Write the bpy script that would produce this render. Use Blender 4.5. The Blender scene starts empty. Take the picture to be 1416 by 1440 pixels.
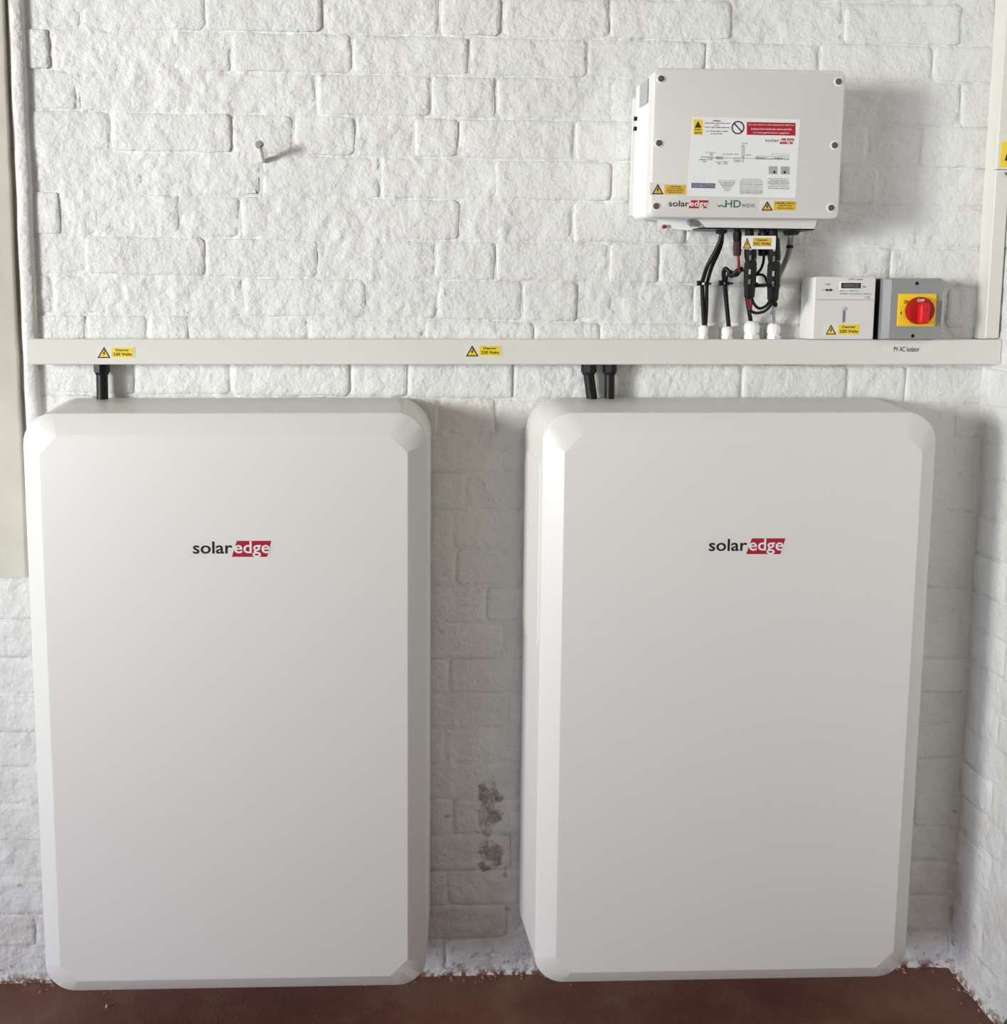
import bpy, math, random
from mathutils import Vector, Matrix, noise
random.seed(7)
S = bpy.context.scene
COL = S.collection

# ------------------------------------------------------------------ camera
# wall plane is y = 0 (room on the -y side), floor z = 0, X to the right
FPX, PX, PY, DIST, EYE = 1400.0, 600.0, 571.0, 2.03, 1.476
AX = Vector((0.99959483, -0.00103256, 0.0284448))       # world axes seen in camera space (x right, y down, z forward)
AD = Vector((-0.02838425, -0.11069856, 0.99344862))
AZ = Vector((0.00212301, -0.99385349, -0.11068302))
cam_d = bpy.data.cameras.new('camera'); cam = bpy.data.objects.new('camera', cam_d); COL.objects.link(cam)
right = Vector((AX.x, AD.x, AZ.x)); down = Vector((AX.y, AD.y, AZ.y)); fwd = Vector((AX.z, AD.z, AZ.z))
m = Matrix.Identity(4)
for i in range(3):
    m[i][0] = right[i]; m[i][1] = -down[i]; m[i][2] = -fwd[i]
m[0][3], m[1][3], m[2][3] = 0.0, -DIST, EYE
cam.matrix_world = m
cam_d.sensor_fit = 'HORIZONTAL'; cam_d.sensor_width = 36.0
cam_d.lens = FPX / 1416 * 36.0
cam_d.shift_x = (708 - PX) / 1416; cam_d.shift_y = (PY - 720) / 1416
cam_d.clip_start = 0.05
S.camera = cam

# ------------------------------------------------------------------ world, lights, exposure
S.view_settings.view_transform = 'Standard'; S.view_settings.look = 'None'
S.view_settings.gamma = 1.0; S.view_settings.use_curve_mapping = False
S.view_settings.exposure = 0.0
w = bpy.data.worlds.new('room_light'); S.world = w; w.use_nodes = True
bg = w.node_tree.nodes['Background']; bg.inputs[0].default_value = (1.0, 0.97, 0.92, 1); bg.inputs[1].default_value = 0.14
def area(name, loc, target, sx, sy, power, col, spread=180):
    l = bpy.data.lights.new(name, 'AREA'); l.shape = 'RECTANGLE'; l.size = sx; l.size_y = sy; l.energy = power; l.color = col; l.spread = math.radians(spread)
    o = bpy.data.objects.new(name, l); COL.objects.link(o); o.location = loc
    o.rotation_euler = (Vector(target) - Vector(loc)).to_track_quat('-Z', 'Y').to_euler()
    return o
area('side_window_daylight', (-4.2, -3.05, 1.85), (0.3, 0, 1.85), 0.7, 0.85, 22, (1.0, 0.985, 0.87), 58)
area('front_fill', (0.3, -3.0, 2.1), (0.3, 0, 1.5), 2.0, 0.7, 6.5, (1.0, 0.90, 0.74))  # added fill lamp behind the camera, lifts shaded areas, more at the top
area('doorway_daylight', (-5.2, -4.3, 1.35), (0.3, 0, 0.7), 2.2, 1.2, 205, (0.71, 0.78, 1.0))

# ------------------------------------------------------------------ helpers
def P(u, v, d=0.0):
    """point of the plane d metres in front of the wall that the photo shows at (u, v)"""
    k = Vector(((u - PX) / FPX, (v - PY) / FPX, 1.0))
    t = (DIST - d) / AD.dot(k)
    return Vector((AX.dot(k) * t, -d, EYE + AZ.dot(k) * t))
def lin(c): return tuple((x / 12.92 if x <= 0.04045 else ((x + 0.055) / 1.055) ** 2.4) for x in c)
def rgb(r, g, b): return lin((r / 255, g / 255, b / 255)) + (1,)
def material(name, col, rough=0.5, metal=0.0, bump=0.0, scale=200.0, spec=0.5, vary=0.0, vscale=4.0):
    mt = bpy.data.materials.new(name); mt.use_nodes = True; nt = mt.node_tree; b = nt.nodes['Principled BSDF']
    b.inputs['Base Color'].default_value = col; b.inputs['Roughness'].default_value = rough
    b.inputs['Metallic'].default_value = metal; b.inputs['Specular IOR Level'].default_value = spec
    g = nt.nodes.new('ShaderNodeNewGeometry')
    n = nt.nodes.new('ShaderNodeTexNoise'); n.inputs['Scale'].default_value = scale; n.inputs['Detail'].default_value = 3
    nt.links.new(g.outputs['Position'], n.inputs['Vector'])
    if bump:
        bp = nt.nodes.new('ShaderNodeBump'); bp.inputs['Distance'].default_value = bump; bp.inputs['Strength'].default_value = 1
        nt.links.new(n.outputs[0], bp.inputs['Height']); nt.links.new(bp.outputs[0], b.inputs['Normal'])
    if vary:
        n2 = nt.nodes.new('ShaderNodeTexNoise'); n2.inputs['Scale'].default_value = vscale; n2.inputs['Detail'].default_value = 5
        nt.links.new(g.outputs['Position'], n2.inputs['Vector'])
        r = nt.nodes.new('ShaderNodeValToRGB'); r.color_ramp.elements[0].position = 0.3; r.color_ramp.elements[1].position = 0.7
        r.color_ramp.elements[0].color = tuple(c * (1 - vary) for c in col[:3]) + (1,)
        r.color_ramp.elements[1].color = tuple(min(1, c * (1 + vary)) for c in col[:3]) + (1,)
        nt.links.new(n2.outputs[0], r.inputs[0]); nt.links.new(r.outputs[0], b.inputs['Base Color'])
    return mt

def wall_paint(name):
    """thick white masonry paint: lumps, brush grain, dirty spots, worn patches showing brown"""
    mt = bpy.data.materials.new(name); mt.use_nodes = True; nt = mt.node_tree; b = nt.nodes['Principled BSDF']
    N = nt.nodes.new; L = nt.links.new
    g = N('ShaderNodeNewGeometry')
    def tex(scale, detail, rough=0.55):
        n = N('ShaderNodeTexNoise'); n.inputs['Scale'].default_value = scale; n.inputs['Detail'].default_value = detail
        n.inputs['Roughness'].default_value = rough; L(g.outputs['Position'], n.inputs['Vector']); return n.outputs[0]
    def math_(op, a, bb, cl=False):
        n = N('ShaderNodeMath'); n.operation = op; n.use_clamp = cl
        for i, x in enumerate((a, bb)):
            if x is None: continue
            if isinstance(x, (int, float)): n.inputs[i].default_value = x
            else: L(x, n.inputs[i])
        return n.outputs[0]
    def ramp(x, a, c, lo=0.0, hi=1.0):
        n = N('ShaderNodeMapRange'); n.inputs['From Min'].default_value = a; n.inputs['From Max'].default_value = c
        n.inputs['To Min'].default_value = lo; n.inputs['To Max'].default_value = hi; L(x, n.inputs['Value']); return n.outputs[0]
    def mixc(f, a, c):
        n = N('ShaderNodeMix'); n.data_type = 'RGBA'; L(f, n.inputs['Factor'])
        for s, x in (('A', a), ('B', c)):
            sk = [i for i in n.inputs if i.name == s and i.type == 'RGBA'][0]
            if isinstance(x, tuple): sk.default_value = x
            else: L(x, sk)
        return [o for o in n.outputs if o.type == 'RGBA'][0]
    sep = N('ShaderNodeSeparateXYZ'); L(g.outputs['Position'], sep.inputs[0])
    X, Y, Z = sep.outputs
    c = mixc(ramp(tex(5, 4), 0.35, 0.65), (0.745, 0.745, 0.72, 1), (0.80, 0.80, 0.775, 1))
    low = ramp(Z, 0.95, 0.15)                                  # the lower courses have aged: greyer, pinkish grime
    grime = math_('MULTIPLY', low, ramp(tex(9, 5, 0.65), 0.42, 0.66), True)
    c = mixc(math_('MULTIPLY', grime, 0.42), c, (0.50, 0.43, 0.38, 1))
    mid = ramp(Z, 1.6, 1.15)
    spots = math_('MULTIPLY', ramp(tex(24, 3, 0.5), 0.69, 0.76), math_('ADD', low, math_('MULTIPLY', mid, 0.25)), True)
    spots = math_('MAXIMUM', spots, math_('MULTIPLY', ramp(tex(70, 3, 0.5), 0.60, 0.68), ramp(Z, 0.09, 0.02), True))
    c = mixc(math_('MULTIPLY', spots, 0.6), c, (0.17, 0.11, 0.075, 1))
    # worn patch between the two units
    st = P(686, 1150); st2 = P(690, 1190)
    def blob(cx, cz, rx, rz):
        dx = math_('DIVIDE', math_('SUBTRACT', X, cx), rx); dz = math_('DIVIDE', math_('SUBTRACT', Z, cz), rz)
        return math_('SUBTRACT', 1.0, math_('ADD', math_('MULTIPLY', dx, dx), math_('MULTIPLY', dz, dz)), True)
    bl = math_('MAXIMUM', blob(st.x, st.z + 0.02, 0.036, 0.09), blob(st2.x, st2.z - 0.015, 0.034, 0.055))
    bl = math_('SUBTRACT', math_('MULTIPLY', bl, 1.5), math_('MULTIPLY', ramp(tex(26, 3, 0.6), 0.35, 0.62), 1.1), True)
    worn = math_('MULTIPLY', ramp(bl, 0.0, 0.45), ramp(tex(55, 5, 0.7), 0.36, 0.60), True)
    c = mixc(math_('MULTIPLY', worn, 0.75), c, (0.25, 0.175, 0.12, 1))
    # flaking at the foot of the wall: bare brick red
    foot = math_('MULTIPLY', ramp(Z, 0.024, 0.004), ramp(tex(60, 4, 0.6), 0.44, 0.54), True)
    c = mixc(foot, c, (0.20, 0.085, 0.055, 1))
    L(c, b.inputs['Base Color']); b.inputs['Roughness'].default_value = 0.62; b.inputs['Specular IOR Level'].default_value = 0.35
    h = math_('ADD', math_('MULTIPLY', tex(34, 3, 0.55), 1.0), math_('ADD', math_('MULTIPLY', tex(110, 3, 0.5), 0.28), math_('MULTIPLY', tex(13, 2), 1.3)))
    h = math_('SUBTRACT', h, math_('MULTIPLY', worn, 0.5))
    bp = N('ShaderNodeBump'); bp.inputs['Strength'].default_value = 1.0; bp.inputs['Distance'].default_value = 0.0062
    L(h, bp.inputs['Height']); L(bp.outputs[0], b.inputs['Normal'])
    return mt

M = {
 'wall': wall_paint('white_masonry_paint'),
 'case': material('off_white_powder_coat', rgb(231, 230, 224), 0.42, bump=0.00008, scale=700),
 'lid': material('light_grey_plastic', rgb(222, 221, 215), 0.45, bump=0.00006, scale=700),
 'pvc': material('white_pvc', rgb(224, 223, 213), 0.4, bump=0.00005, scale=500, vary=0.015),
 'white': material('white_plastic', rgb(243, 243, 240), 0.35),
 'sticker': material('white_vinyl', rgb(238, 239, 238), 0.4),
 'clear': material('clear_vinyl', rgb(228, 226, 218), 0.35),
 'black': material('black_plastic', rgb(20, 20, 20), 0.38, spec=0.3),
 'rubber': material('black_rubber', rgb(18, 18, 17), 0.45, spec=0.35),
 'grey': material('grey_plastic', rgb(146, 148, 148), 0.45, bump=0.00005, scale=600),
 'ltgrey': material('pale_grey_plastic', rgb(186, 190, 196), 0.4),
 'greycable': material('grey_cable', rgb(128, 130, 128), 0.45),
 'silver': material('braided_metal', rgb(180, 184, 188), 0.35, 0.6, bump=0.001, scale=350),
 'steel': material('dull_steel', rgb(96, 98, 96), 0.5, 0.3),
 'yellow': material('warning_yellow', rgb(240, 212, 52), 0.45),
 'amber': material('warning_amber', rgb(226, 186, 62), 0.45),
 'plate': material('switch_yellow', rgb(250, 206, 22), 0.4),
 'ink': material('black_ink', rgb(30, 28, 24), 0.5),
 'brownink': material('dark_ink', rgb(62, 52, 26), 0.5),
 'greyink': material('grey_ink', rgb(122, 124, 126), 0.5),
 'paleink': material('pale_grey_ink', rgb(172, 174, 175), 0.5),
 'blueink': material('slate_blue_ink', rgb(92, 98, 132), 0.5),
 'green': material('green_ink', rgb(30, 108, 84), 0.5),
 'logored': material('logo_red', rgb(176, 32, 52), 0.4),
 'signred': material('sign_red', rgb(178, 30, 46), 0.4),
 'red': material('red_plastic', rgb(172, 12, 16), 0.45, spec=0.3),
 'redhandle': material('bright_red_plastic', rgb(218, 30, 34), 0.5, spec=0.3),
 'redwire': material('red_wire', rgb(150, 30, 44), 0.45),
 'maroon': material('maroon_plastic', rgb(70, 36, 46), 0.4),
 'lcd': material('lcd_glass', rgb(58, 60, 58), 0.15),
 'board': material('old_cream_gloss', rgb(224, 221, 208), 0.45, bump=0.0012, scale=18, vary=0.06, vscale=12),
 'dark': material('dark_grey_stone', rgb(76, 77, 78), 0.8, bump=0.004, scale=60, vary=0.3, vscale=40),
 'chip': material('white_flake', rgb(215, 205, 195), 0.7),
 'ceiling': material('grey_board', rgb(150, 146, 138), 0.9),
 'crumb': material('pale_rubble', rgb(150, 118, 102), 0.9, vary=0.4, vscale=90),
}
def floor_material():
    mt = bpy.data.materials.new('red_floor_paint'); mt.use_nodes = True; nt = mt.node_tree; b = nt.nodes['Principled BSDF']
    N = nt.nodes.new; L = nt.links.new
    g = N('ShaderNodeNewGeometry')
    a = N('ShaderNodeTexNoise'); a.inputs['Scale'].default_value = 6; a.inputs['Detail'].default_value = 7; a.inputs['Roughness'].default_value = 0.65
    f = N('ShaderNodeTexNoise'); f.inputs['Scale'].default_value = 160; f.inputs['Detail'].default_value = 3
    L(g.outputs['Position'], a.inputs['Vector']); L(g.outputs['Position'], f.inputs['Vector'])
    r = N('ShaderNodeValToRGB'); e = r.color_ramp.elements
    e[0].position = 0.34; e[0].color = rgb(104, 66, 54); e[1].position = 0.68; e[1].color = rgb(128, 96, 76)
    m1 = e.new(0.5); m1.color = rgb(118, 74, 60)
    L(a.outputs[0], r.inputs[0]); L(r.outputs[0], b.inputs['Base Color'])
    b.inputs['Roughness'].default_value = 0.55
    bp = N('ShaderNodeBump'); bp.inputs['Distance'].default_value = 0.0012; L(f.outputs[0], bp.inputs['Height']); L(bp.outputs[0], b.inputs['Normal'])
    return mt
M['floor'] = floor_material()

def tag(o, label=None, cat=None, group=None, kind=None):
    if label: o['label'] = label
    if cat: o['category'] = cat
    if group: o['group'] = group
    if kind: o['kind'] = kind
    return o
ORG = {}
def empty(name, loc, label, cat, group=None):
    o = bpy.data.objects.new(name, None); COL.objects.link(o); o.location = loc; o.empty_display_size = 0.05
    ORG[o.name] = Vector(loc); return tag(o, label, cat, group)
class MB:
    def __init__(s): s.v = []; s.f = []
    def add(s, v, f):
        k = len(s.v); s.v += [Vector(x) for x in v]; s.f += [[i + k for i in q] for q in f]; return s
    def loops(s, rings, cap0=True, cap1=True, closed=True):
        n = len(rings[0]); v = [p for r in rings for p in r]; f = []
        for a in range(len(rings) - 1):
            for i in range(n if closed else n - 1):
                j = (i + 1) % n
                f.append([a * n + i, a * n + j, (a + 1) * n + j, (a + 1) * n + i])
        if cap0: f.append(list(range(n))[::-1])
        if cap1: f.append([(len(rings) - 1) * n + i for i in range(n)])
        return s.add(v, f)
    def box(s, x0, x1, y0, y1, z0, z1, bev=0.0, r=0.0):
        """box with rounded xz outline (r) and a chamfered front edge (bev); y0 is the back, y1 the front (towards -y)"""
        def ring(ins, y):
            rr = max(r - ins, 0)
            return rrect(x0 + ins, x1 - ins, z0 + ins, z1 - ins, y, rr, 5 if r else 0)
        rs = [ring(0, y0)]
        if bev:
            sgn = 1 if y1 < y0 else -1
            for t in (0, 0.5, 1):
                a = t * math.pi / 2
                rs.append(ring(bev * (1 - math.cos(a)), y1 + sgn * bev * (1 - math.sin(a))))
        else: rs.append(ring(0, y1))
        return s.loops(rs)
    def cyl(s, p0, p1, r0, r1=None, n=20, bev=0.0):
        p0 = Vector(p0); p1 = Vector(p1); r1 = r0 if r1 is None else r1
        ax = (p1 - p0).normalized(); q = ax.to_track_quat('Z', 'X')
        def ring(p, r): return [p + q @ Vector((r * math.cos(2 * math.pi * i / n), r * math.sin(2 * math.pi * i / n), 0)) for i in range(n)]
        rs = [ring(p0, r0)]
        if bev: rs += [ring(p1 - ax * bev, r1), ring(p1 - ax * bev * 0.3, r1 - bev * 0.3), ring(p1, r1 - bev)]
        else: rs.append(ring(p1, r1))
        return s.loops(rs)
    def lathe(s, p0, p1, prof, n=20):
        p0 = Vector(p0); p1 = Vector(p1); ax = (p1 - p0); L = ax.length; ax.normalize(); q = ax.to_track_quat('Z', 'X')
        return s.loops([[p0 + ax * (t * L) + q @ Vector((r * math.cos(2 * math.pi * i / n), r * math.sin(2 * math.pi * i / n), 0)) for i in range(n)] for t, r in prof])
    def tube(s, pts, r, n=10, sub=6):
        pts = [Vector(p) for p in pts]; sm = []
        if len(pts) > 2 and sub > 1:
            for i in range(len(pts) - 1):
                a, b, c, d = pts[max(i - 1, 0)], pts[i], pts[i + 1], pts[min(i + 2, len(pts) - 1)]
                for k in range(sub):
                    t = k / sub
                    sm.append(0.5 * ((2 * b) + (c - a) * t + (2 * a - 5 * b + 4 * c - d) * t * t + (3 * b - a - 3 * c + d) * t ** 3))
            sm.append(pts[-1])
        else: sm = pts
        rings = []; up = None
        for i, p in enumerate(sm):
            t = (sm[min(i + 1, len(sm) - 1)] - sm[max(i - 1, 0)]).normalized()
            if up is None: up = t.orthogonal().normalized()
            up = (up - t * up.dot(t)).normalized(); sd = t.cross(up)
            rings.append([p + (up * math.cos(2 * math.pi * k / n) + sd * math.sin(2 * math.pi * k / n)) * r for k in range(n)])
        return s.loops(rings)
    def poly(s, pts, y0, y1):
        """flat outline given as (x, z) pairs, extruded from y0 to y1"""
        return s.loops([[Vector((x, y0, z)) for x, z in pts], [Vector((x, y1, z)) for x, z in pts]])
    def build(s, name, mat, parent=None, smooth=28):
        org = Vector((0, 0, 0)); q = parent
        while q is not None:
            org = org + Vector(q.location); q = q.parent
        me = bpy.data.meshes.new(name); me.from_pydata([p - org for p in s.v], [], s.f); me.update()
        import bmesh
        bm = bmesh.new(); bm.from_mesh(me); bmesh.ops.recalc_face_normals(bm, faces=bm.faces); bm.to_mesh(me); bm.free()
        if smooth:
            me.shade_smooth(); me.set_sharp_from_angle(angle=math.radians(smooth))
        me.materials.append(M[mat] if isinstance(mat, str) else mat)
        o = bpy.data.objects.new(name, me); COL.objects.link(o)
        if parent: o.parent = parent
        return o
def rrect(x0, x1, z0, z1, y, r, seg):
    if not seg: return [Vector((x0, y, z0)), Vector((x1, y, z0)), Vector((x1, y, z1)), Vector((x0, y, z1))]
    out = []
    for cx, cz, a0 in ((x1 - r, z0 + r, -90), (x1 - r, z1 - r, 0), (x0 + r, z1 - r, 90), (x0 + r, z0 + r, 180)):
        for k in range(seg + 1):
            a = math.radians(a0 + 90 * k / seg); out.append(Vector((cx + r * math.cos(a), y, cz + r * math.sin(a))))
    return out
def kids(o): return list(o.children)
def copy_tree(o, parent=None):
    c = o.copy(); COL.objects.link(c)
    if parent is not None: c.parent = parent
    for ch in kids(o): copy_tree(ch, c)
    return c
def text_mb(lines, y, bold=0.0, th=0.0003):
    """lines: (string, x0, x1, z0, z1) each fitted into its box (box = ink bounds)"""
    mb = MB()
    for st, x0, x1, z0, z1 in lines:
        cu = bpy.data.curves.new('lettering', 'FONT'); cu.body = st; cu.size = 1.0; cu.offset = bold; cu.resolution_u = 3
        cu.fill_mode = 'FRONT'
        to = bpy.data.objects.new('lettering', cu); COL.objects.link(to)
        dg = bpy.context.evaluated_depsgraph_get(); dg.update()
        me = bpy.data.meshes.new_from_object(to.evaluated_get(dg))
        xs = [q.co.x for q in me.vertices]; ys = [q.co.y for q in me.vertices]
        ax, bx, ay, by = min(xs), max(xs), min(ys), max(ys)
        mb.add([(x0 + (q.co.x - ax) / (bx - ax) * (x1 - x0), y - th, z0 + (q.co.y - ay) / (by - ay) * (z1 - z0)) for q in me.vertices], [list(p.vertices) for p in me.polygons])
        bpy.data.objects.remove(to); bpy.data.curves.remove(cu); bpy.data.meshes.remove(me)
    return mb
def T(st, u0, v0, u1, v1, d):
    a = P(u0, v0, d); c = P(u1, v1, d); return (st, a.x, c.x, c.z, a.z)
def pbox(u0, v0, u1, v1, d0, d1, bev=0.0, r=0.0):
    a = P(u0, v0, d1); c = P(u1, v1, d1); return MB().box(a.x, c.x, -d0, -d1, c.z, a.z, bev, r)
def pp(pts, d): return [(P(u, v, d).x, P(u, v, d).z) for u, v in pts]

# ------------------------------------------------------------------ the setting
XR = 1.2246                                                 # right-hand corner
def lump(x, z, k=0.0): return noise.noise((x * 8, z * 8, 3.1 + k)) * 0.0024 + noise.noise((x * 30, z * 30, 8.2 + k)) * 0.0024 + noise.noise((x * 75, z * 75, 1.7 + k)) * 0.0016
def sheet(name, nx, nz, fn):
    v = [fn(i / nx, j / nz) for j in range(nz + 1) for i in range(nx + 1)]
    f = [[j * (nx + 1) + i, j * (nx + 1) + i + 1, (j + 1) * (nx + 1) + i + 1, (j + 1) * (nx + 1) + i] for j in range(nz) for i in range(nx)]
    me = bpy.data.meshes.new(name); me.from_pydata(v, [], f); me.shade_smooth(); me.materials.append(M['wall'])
    o = bpy.data.objects.new(name, me); COL.objects.link(o); return tag(o, kind='structure')
XL, ZT = -1.75, 2.48
def back_fn(a, c):
    x = XL + (XR - XL) * a; z = ZT * c; l = lump(x, z)
    l += max(0, 0.03 - z) * 0.25                            # fillet of old mortar at the floor
    return (x, -0.0038 - l - (max(0, x - XR + 0.02) * 0.35), z)
wall_back = sheet('wall_back', 640, 530, back_fn)
YE = -1.15                                                   # near end of the right wall
def right_fn(a, c):
    y = YE * a; z = ZT * c; return (XR - 0.0038 - lump(y, z, 5) - max(0, 0.03 - z) * 0.25, y, z)
wall_right = sheet('wall_right', 180, 390, right_fn)
fl = MB().add([(-7, 0.05, 0), (6, 0.05, 0), (6, -10, 0), (-7, -10, 0), (-7, 0.05, -0.05), (6, 0.05, -0.05), (6, -10, -0.05), (-7, -10, -0.05)],
              [[0, 1, 2, 3], [7, 6, 5, 4], [0, 4, 5, 1], [1, 5, 6, 2], [2, 6, 7, 3], [3, 7, 4, 0]]).build('floor', 'floor', smooth=0)
tag(fl, kind='structure')
tag(MB().add([(-7, 0.05, 2.5), (6, 0.05, 2.5), (6, -10, 2.5), (-7, -10, 2.5), (-7, 0.05, 2.56), (6, 0.05, 2.56), (6, -10, 2.56), (-7, -10, 2.56)],
              [[3, 2, 1, 0], [4, 5, 6, 7], [0, 1, 5, 4], [1, 2, 6, 5], [2, 3, 7, 6], [3, 0, 4, 7]]).build('ceiling', 'ceiling', smooth=0), kind='structure')

# ---- painted bricks, each one a part of its wall
BED = [(-75, -52), (-17, 8), (40, 66), (98, 118), (155, 180), (211, 238), (270, 293), (330, 350), (385, 406), (440, 462), (497, 516), (552, 570),
       (606, 617), (661, 668), (714, 720), (767, 775), (820, 827), (872, 876), (924, 925), (976, 972), (1028, 1018), (1079, 1065), (1130, 1112),
       (1181, 1160), (1232, 1208), (1283, 1256), (1330, 1304), (1377, 1351)]
JOINT = {1: [115, 290, 453, 618, 705, 857, 1027, 1185, 1350], 2: [73, 242, 327, 495, 660, 825, 990, 1150, 1310],
 3: [110, 277, 445, 606, 697, 857, 1025, 1190, 1350], 4: [157, 326, 413, 500, 582, 645, 808, 975, 1140, 1219, 1294],
 5: [203, 368, 535, 695, 858, 1020, 1180, 1235], 6: [87, 254, 339, 482, 646, 805, 965, 1130, 1290],
 7: [121, 289, 448, 612, 697, 855, 925, 1090, 1250], 8: [75, 258, 342, 515, 615, 735, 812, 975, 1140, 1329],
 9: [122, 208, 268, 434, 595, 750, 842, 1010, 1175, 1340], 10: [55, 190, 325, 492, 573, 720, 880, 1042, 1190, 1272],
 11: [140, 300, 465, 617, 697, 860, 1020, 1180, 1340], 12: [60, 222, 385, 545, 708, 870, 1035, 1200, 1290],
 13: [140, 302, 465, 655, 790, 950, 1115, 1280, 1355], 15: [146, 308, 470, 641, 800, 960, 1125, 1300], 16: [60, 225, 390, 550, 683, 875, 1040, 1205]}
def zline(k, x):
    a = P(40, BED[k][0]); c = P(1390, BED[k][1]); return a.z + (c.z - a.z) * (x - a.x) / (c.x - a.x)
def brick_mesh(w, h, proud, seed):
    """painted brick about its centre; front towards -y"""
    rnd = random.Random(seed); r = min(rnd.uniform(0.004, 0.011), w / 3)
    nl = max(2, int(w / 0.035))
    def outline(ins):
        pts = []
        x0, x1, z0, z1 = -w / 2 + ins, w / 2 - ins, -h / 2 + ins, h / 2 - ins; rr = max(r - ins * 0.5, 0.003)
        for cx, cz, a0 in ((x1 - rr, z0 + rr, -90), (x1 - rr, z1 - rr, 0), (x0 + rr, z1 - rr, 90), (x0 + rr, z0 + rr, 180)):
            for k in (0, 45, 90):
                a = math.radians(a0 + k); pts.append((cx + rr * math.cos(a), cz + rr * math.sin(a)))
            if a0 in (0, 180):
                sx = 1 if a0 == 0 else -1
                for k in range(1, nl): pts.append((sx * (x1 - rr) - sx * (2 * (x1 - rr)) * k / nl, cz + sx * rr if a0 == 0 else cz - rr))
        return pts
    base = outline(0); jig = [(rnd.uniform(-1, 1) * 0.0018, rnd.uniform(-1, 1) * 0.0019) for _ in base]
    lv = [(0.0, 0.004, 1), (0.0002, -proud + 0.0016, 1), (0.0016, -proud + 0.0003, 1), (0.010, -proud, 0.3)]
    v = []; 
    for ins, y, jf in lv:
        for (x, z), (jx, jz) in zip(outline(ins), jig): v.append((x + jx * jf, y, z + jz * jf))
    n = len(base); f = []
    for a in range(len(lv) - 1):
        for i in range(n):
            j = (i + 1) % n; f.append([a * n + i, a * n + j, (a + 1) * n + j, (a + 1) * n + i])
    f.append([(len(lv) - 1) * n + i for i in range(n)])
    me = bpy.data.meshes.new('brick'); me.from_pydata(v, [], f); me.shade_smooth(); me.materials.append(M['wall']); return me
def brick(cx, cz, w, h, parent, side=False, tilt=0.0, seed=0):
    rnd = random.Random(seed); proud = rnd.choice((0.0036, 0.0044, 0.0052, 0.006, 0.0068, 0.0082))
    o = bpy.data.objects.new('brick', brick_mesh(w, h, proud, seed)); COL.objects.link(o); o.parent = parent
    yaw = rnd.uniform(-0.016, 0.016)
    if side: o.location = (XR, cx, cz); o.rotation_euler = (0, 0, -math.pi / 2 + yaw)
    else: o.location = (cx, 0, cz); o.rotation_euler = (0, tilt, yaw)
    return o
seed = 100
for k in range(len(BED) - 1):
    js = JOINT.get(k)
    if js is None:
        off = 60 if k % 2 else 142; js = [off + 163 * i + random.uniform(-9, 9) for i in range(8)]
    js = [js[0] - 163 * i for i in (3, 2, 1)] + js
    vm = (BED[k][0] + BED[k + 1][0] + BED[k][1] + BED[k + 1][1]) / 4
    xs = [P(u, vm).x for u in js]; xs = [x for x in xs if x < XR - 0.04] + [XR - 0.002]
    for a, c in zip(xs[:-1], xs[1:]):
        xm = (a + c) / 2; z1 = zline(k, xm); z0 = zline(k + 1, xm); seed += 1
        if z0 < 0.002: z0 = 0.002
        tl = math.atan2(-(zline(k, c) - zline(k, a)), c - a)
        g = random.uniform(0.0025, 0.006)
        brick(xm, (z0 + z1) / 2, c - a - g, z1 - z0 - random.uniform(0.002, 0.005), wall_back, tilt=tl, seed=seed)
for k in range(len(BED) - 1):
    y = -0.004; n = 0; z1 = zline(k, XR); z0 = max(zline(k + 1, XR), 0.002)
    while y > YE + 0.02:
        ln = (0.115 if (k % 2 and n == 0) else 0.235) + random.uniform(-0.01, 0.01); y2 = max(y - ln, YE); seed += 1
        brick((y + y2) / 2, (z0 + z1) / 2, y - y2 - 0.004, z1 - z0 - 0.004, wall_right, side=True, seed=seed); y = y2; n += 1

# ---- left: old board (frame) and the plastered bead beside it
e0, e1 = P(4, 0, 0.03), P(36, 812, 0.03)
xb = [(e0.x + (e1.x - e0.x) * i / 30 + noise.noise((i * 0.7, 2, 5)) * 0.0016) for i in range(31)]; zb0 = e1.z; zb1 = ZT
mb = MB(); 
rows = []
for i in range(31):
    t = i / 30; z = zb1 + (zb0 - zb1) * t; x = e0.x + (e1.x - e0.x) * ((zb1 - z) / (zb1 - zb0)) + noise.noise((z * 14, 2, 5)) * 0.0022 + noise.noise((z * 50, 2, 5)) * 0.0008
    rows.append([Vector((XL, -0.006, z)), Vector((XL, -0.03, z)), Vector((x - 0.004, -0.03, z)), Vector((x - 0.001, -0.0285, z)), Vector((x, -0.025, z)), Vector((x, -0.006, z))])
board = tag(mb.loops(rows).build('trim_1', 'board'), 'old cream painted timber frame board at the left edge', kind='structure')
rows = []; s0, s1 = P(19, 0, 0.02), P(43, 560, 0.02)
for i in range(70):
    z = ZT + (P(48, 700, 0.02).z - ZT) * i / 69; xc = s0.x + (s1.x - s0.x) * ((s0.z - z) / (s0.z - s1.z)) + noise.noise((z * 8, 7, 1)) * 0.0016
    hw = 0.0132 + noise.noise((z * 16, 1, 1)) * 0.0012; dp = 0.021 + noise.noise((z * 11, 4, 1)) * 0.002
    rows.append([Vector((xc + hw * cx, -dp * cy, z)) for cx, cy in ((-1, 0.05), (-1, 0.8), (-0.8, 0.96), (0, 1.0), (0.8, 0.93), (1.1, 0.72), (1.2, 0.05))])
tag(MB().loops(rows).build('trim_2', 'wall', smooth=60), 'thick white painted bead between frame board and brickwork', kind='structure')

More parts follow.
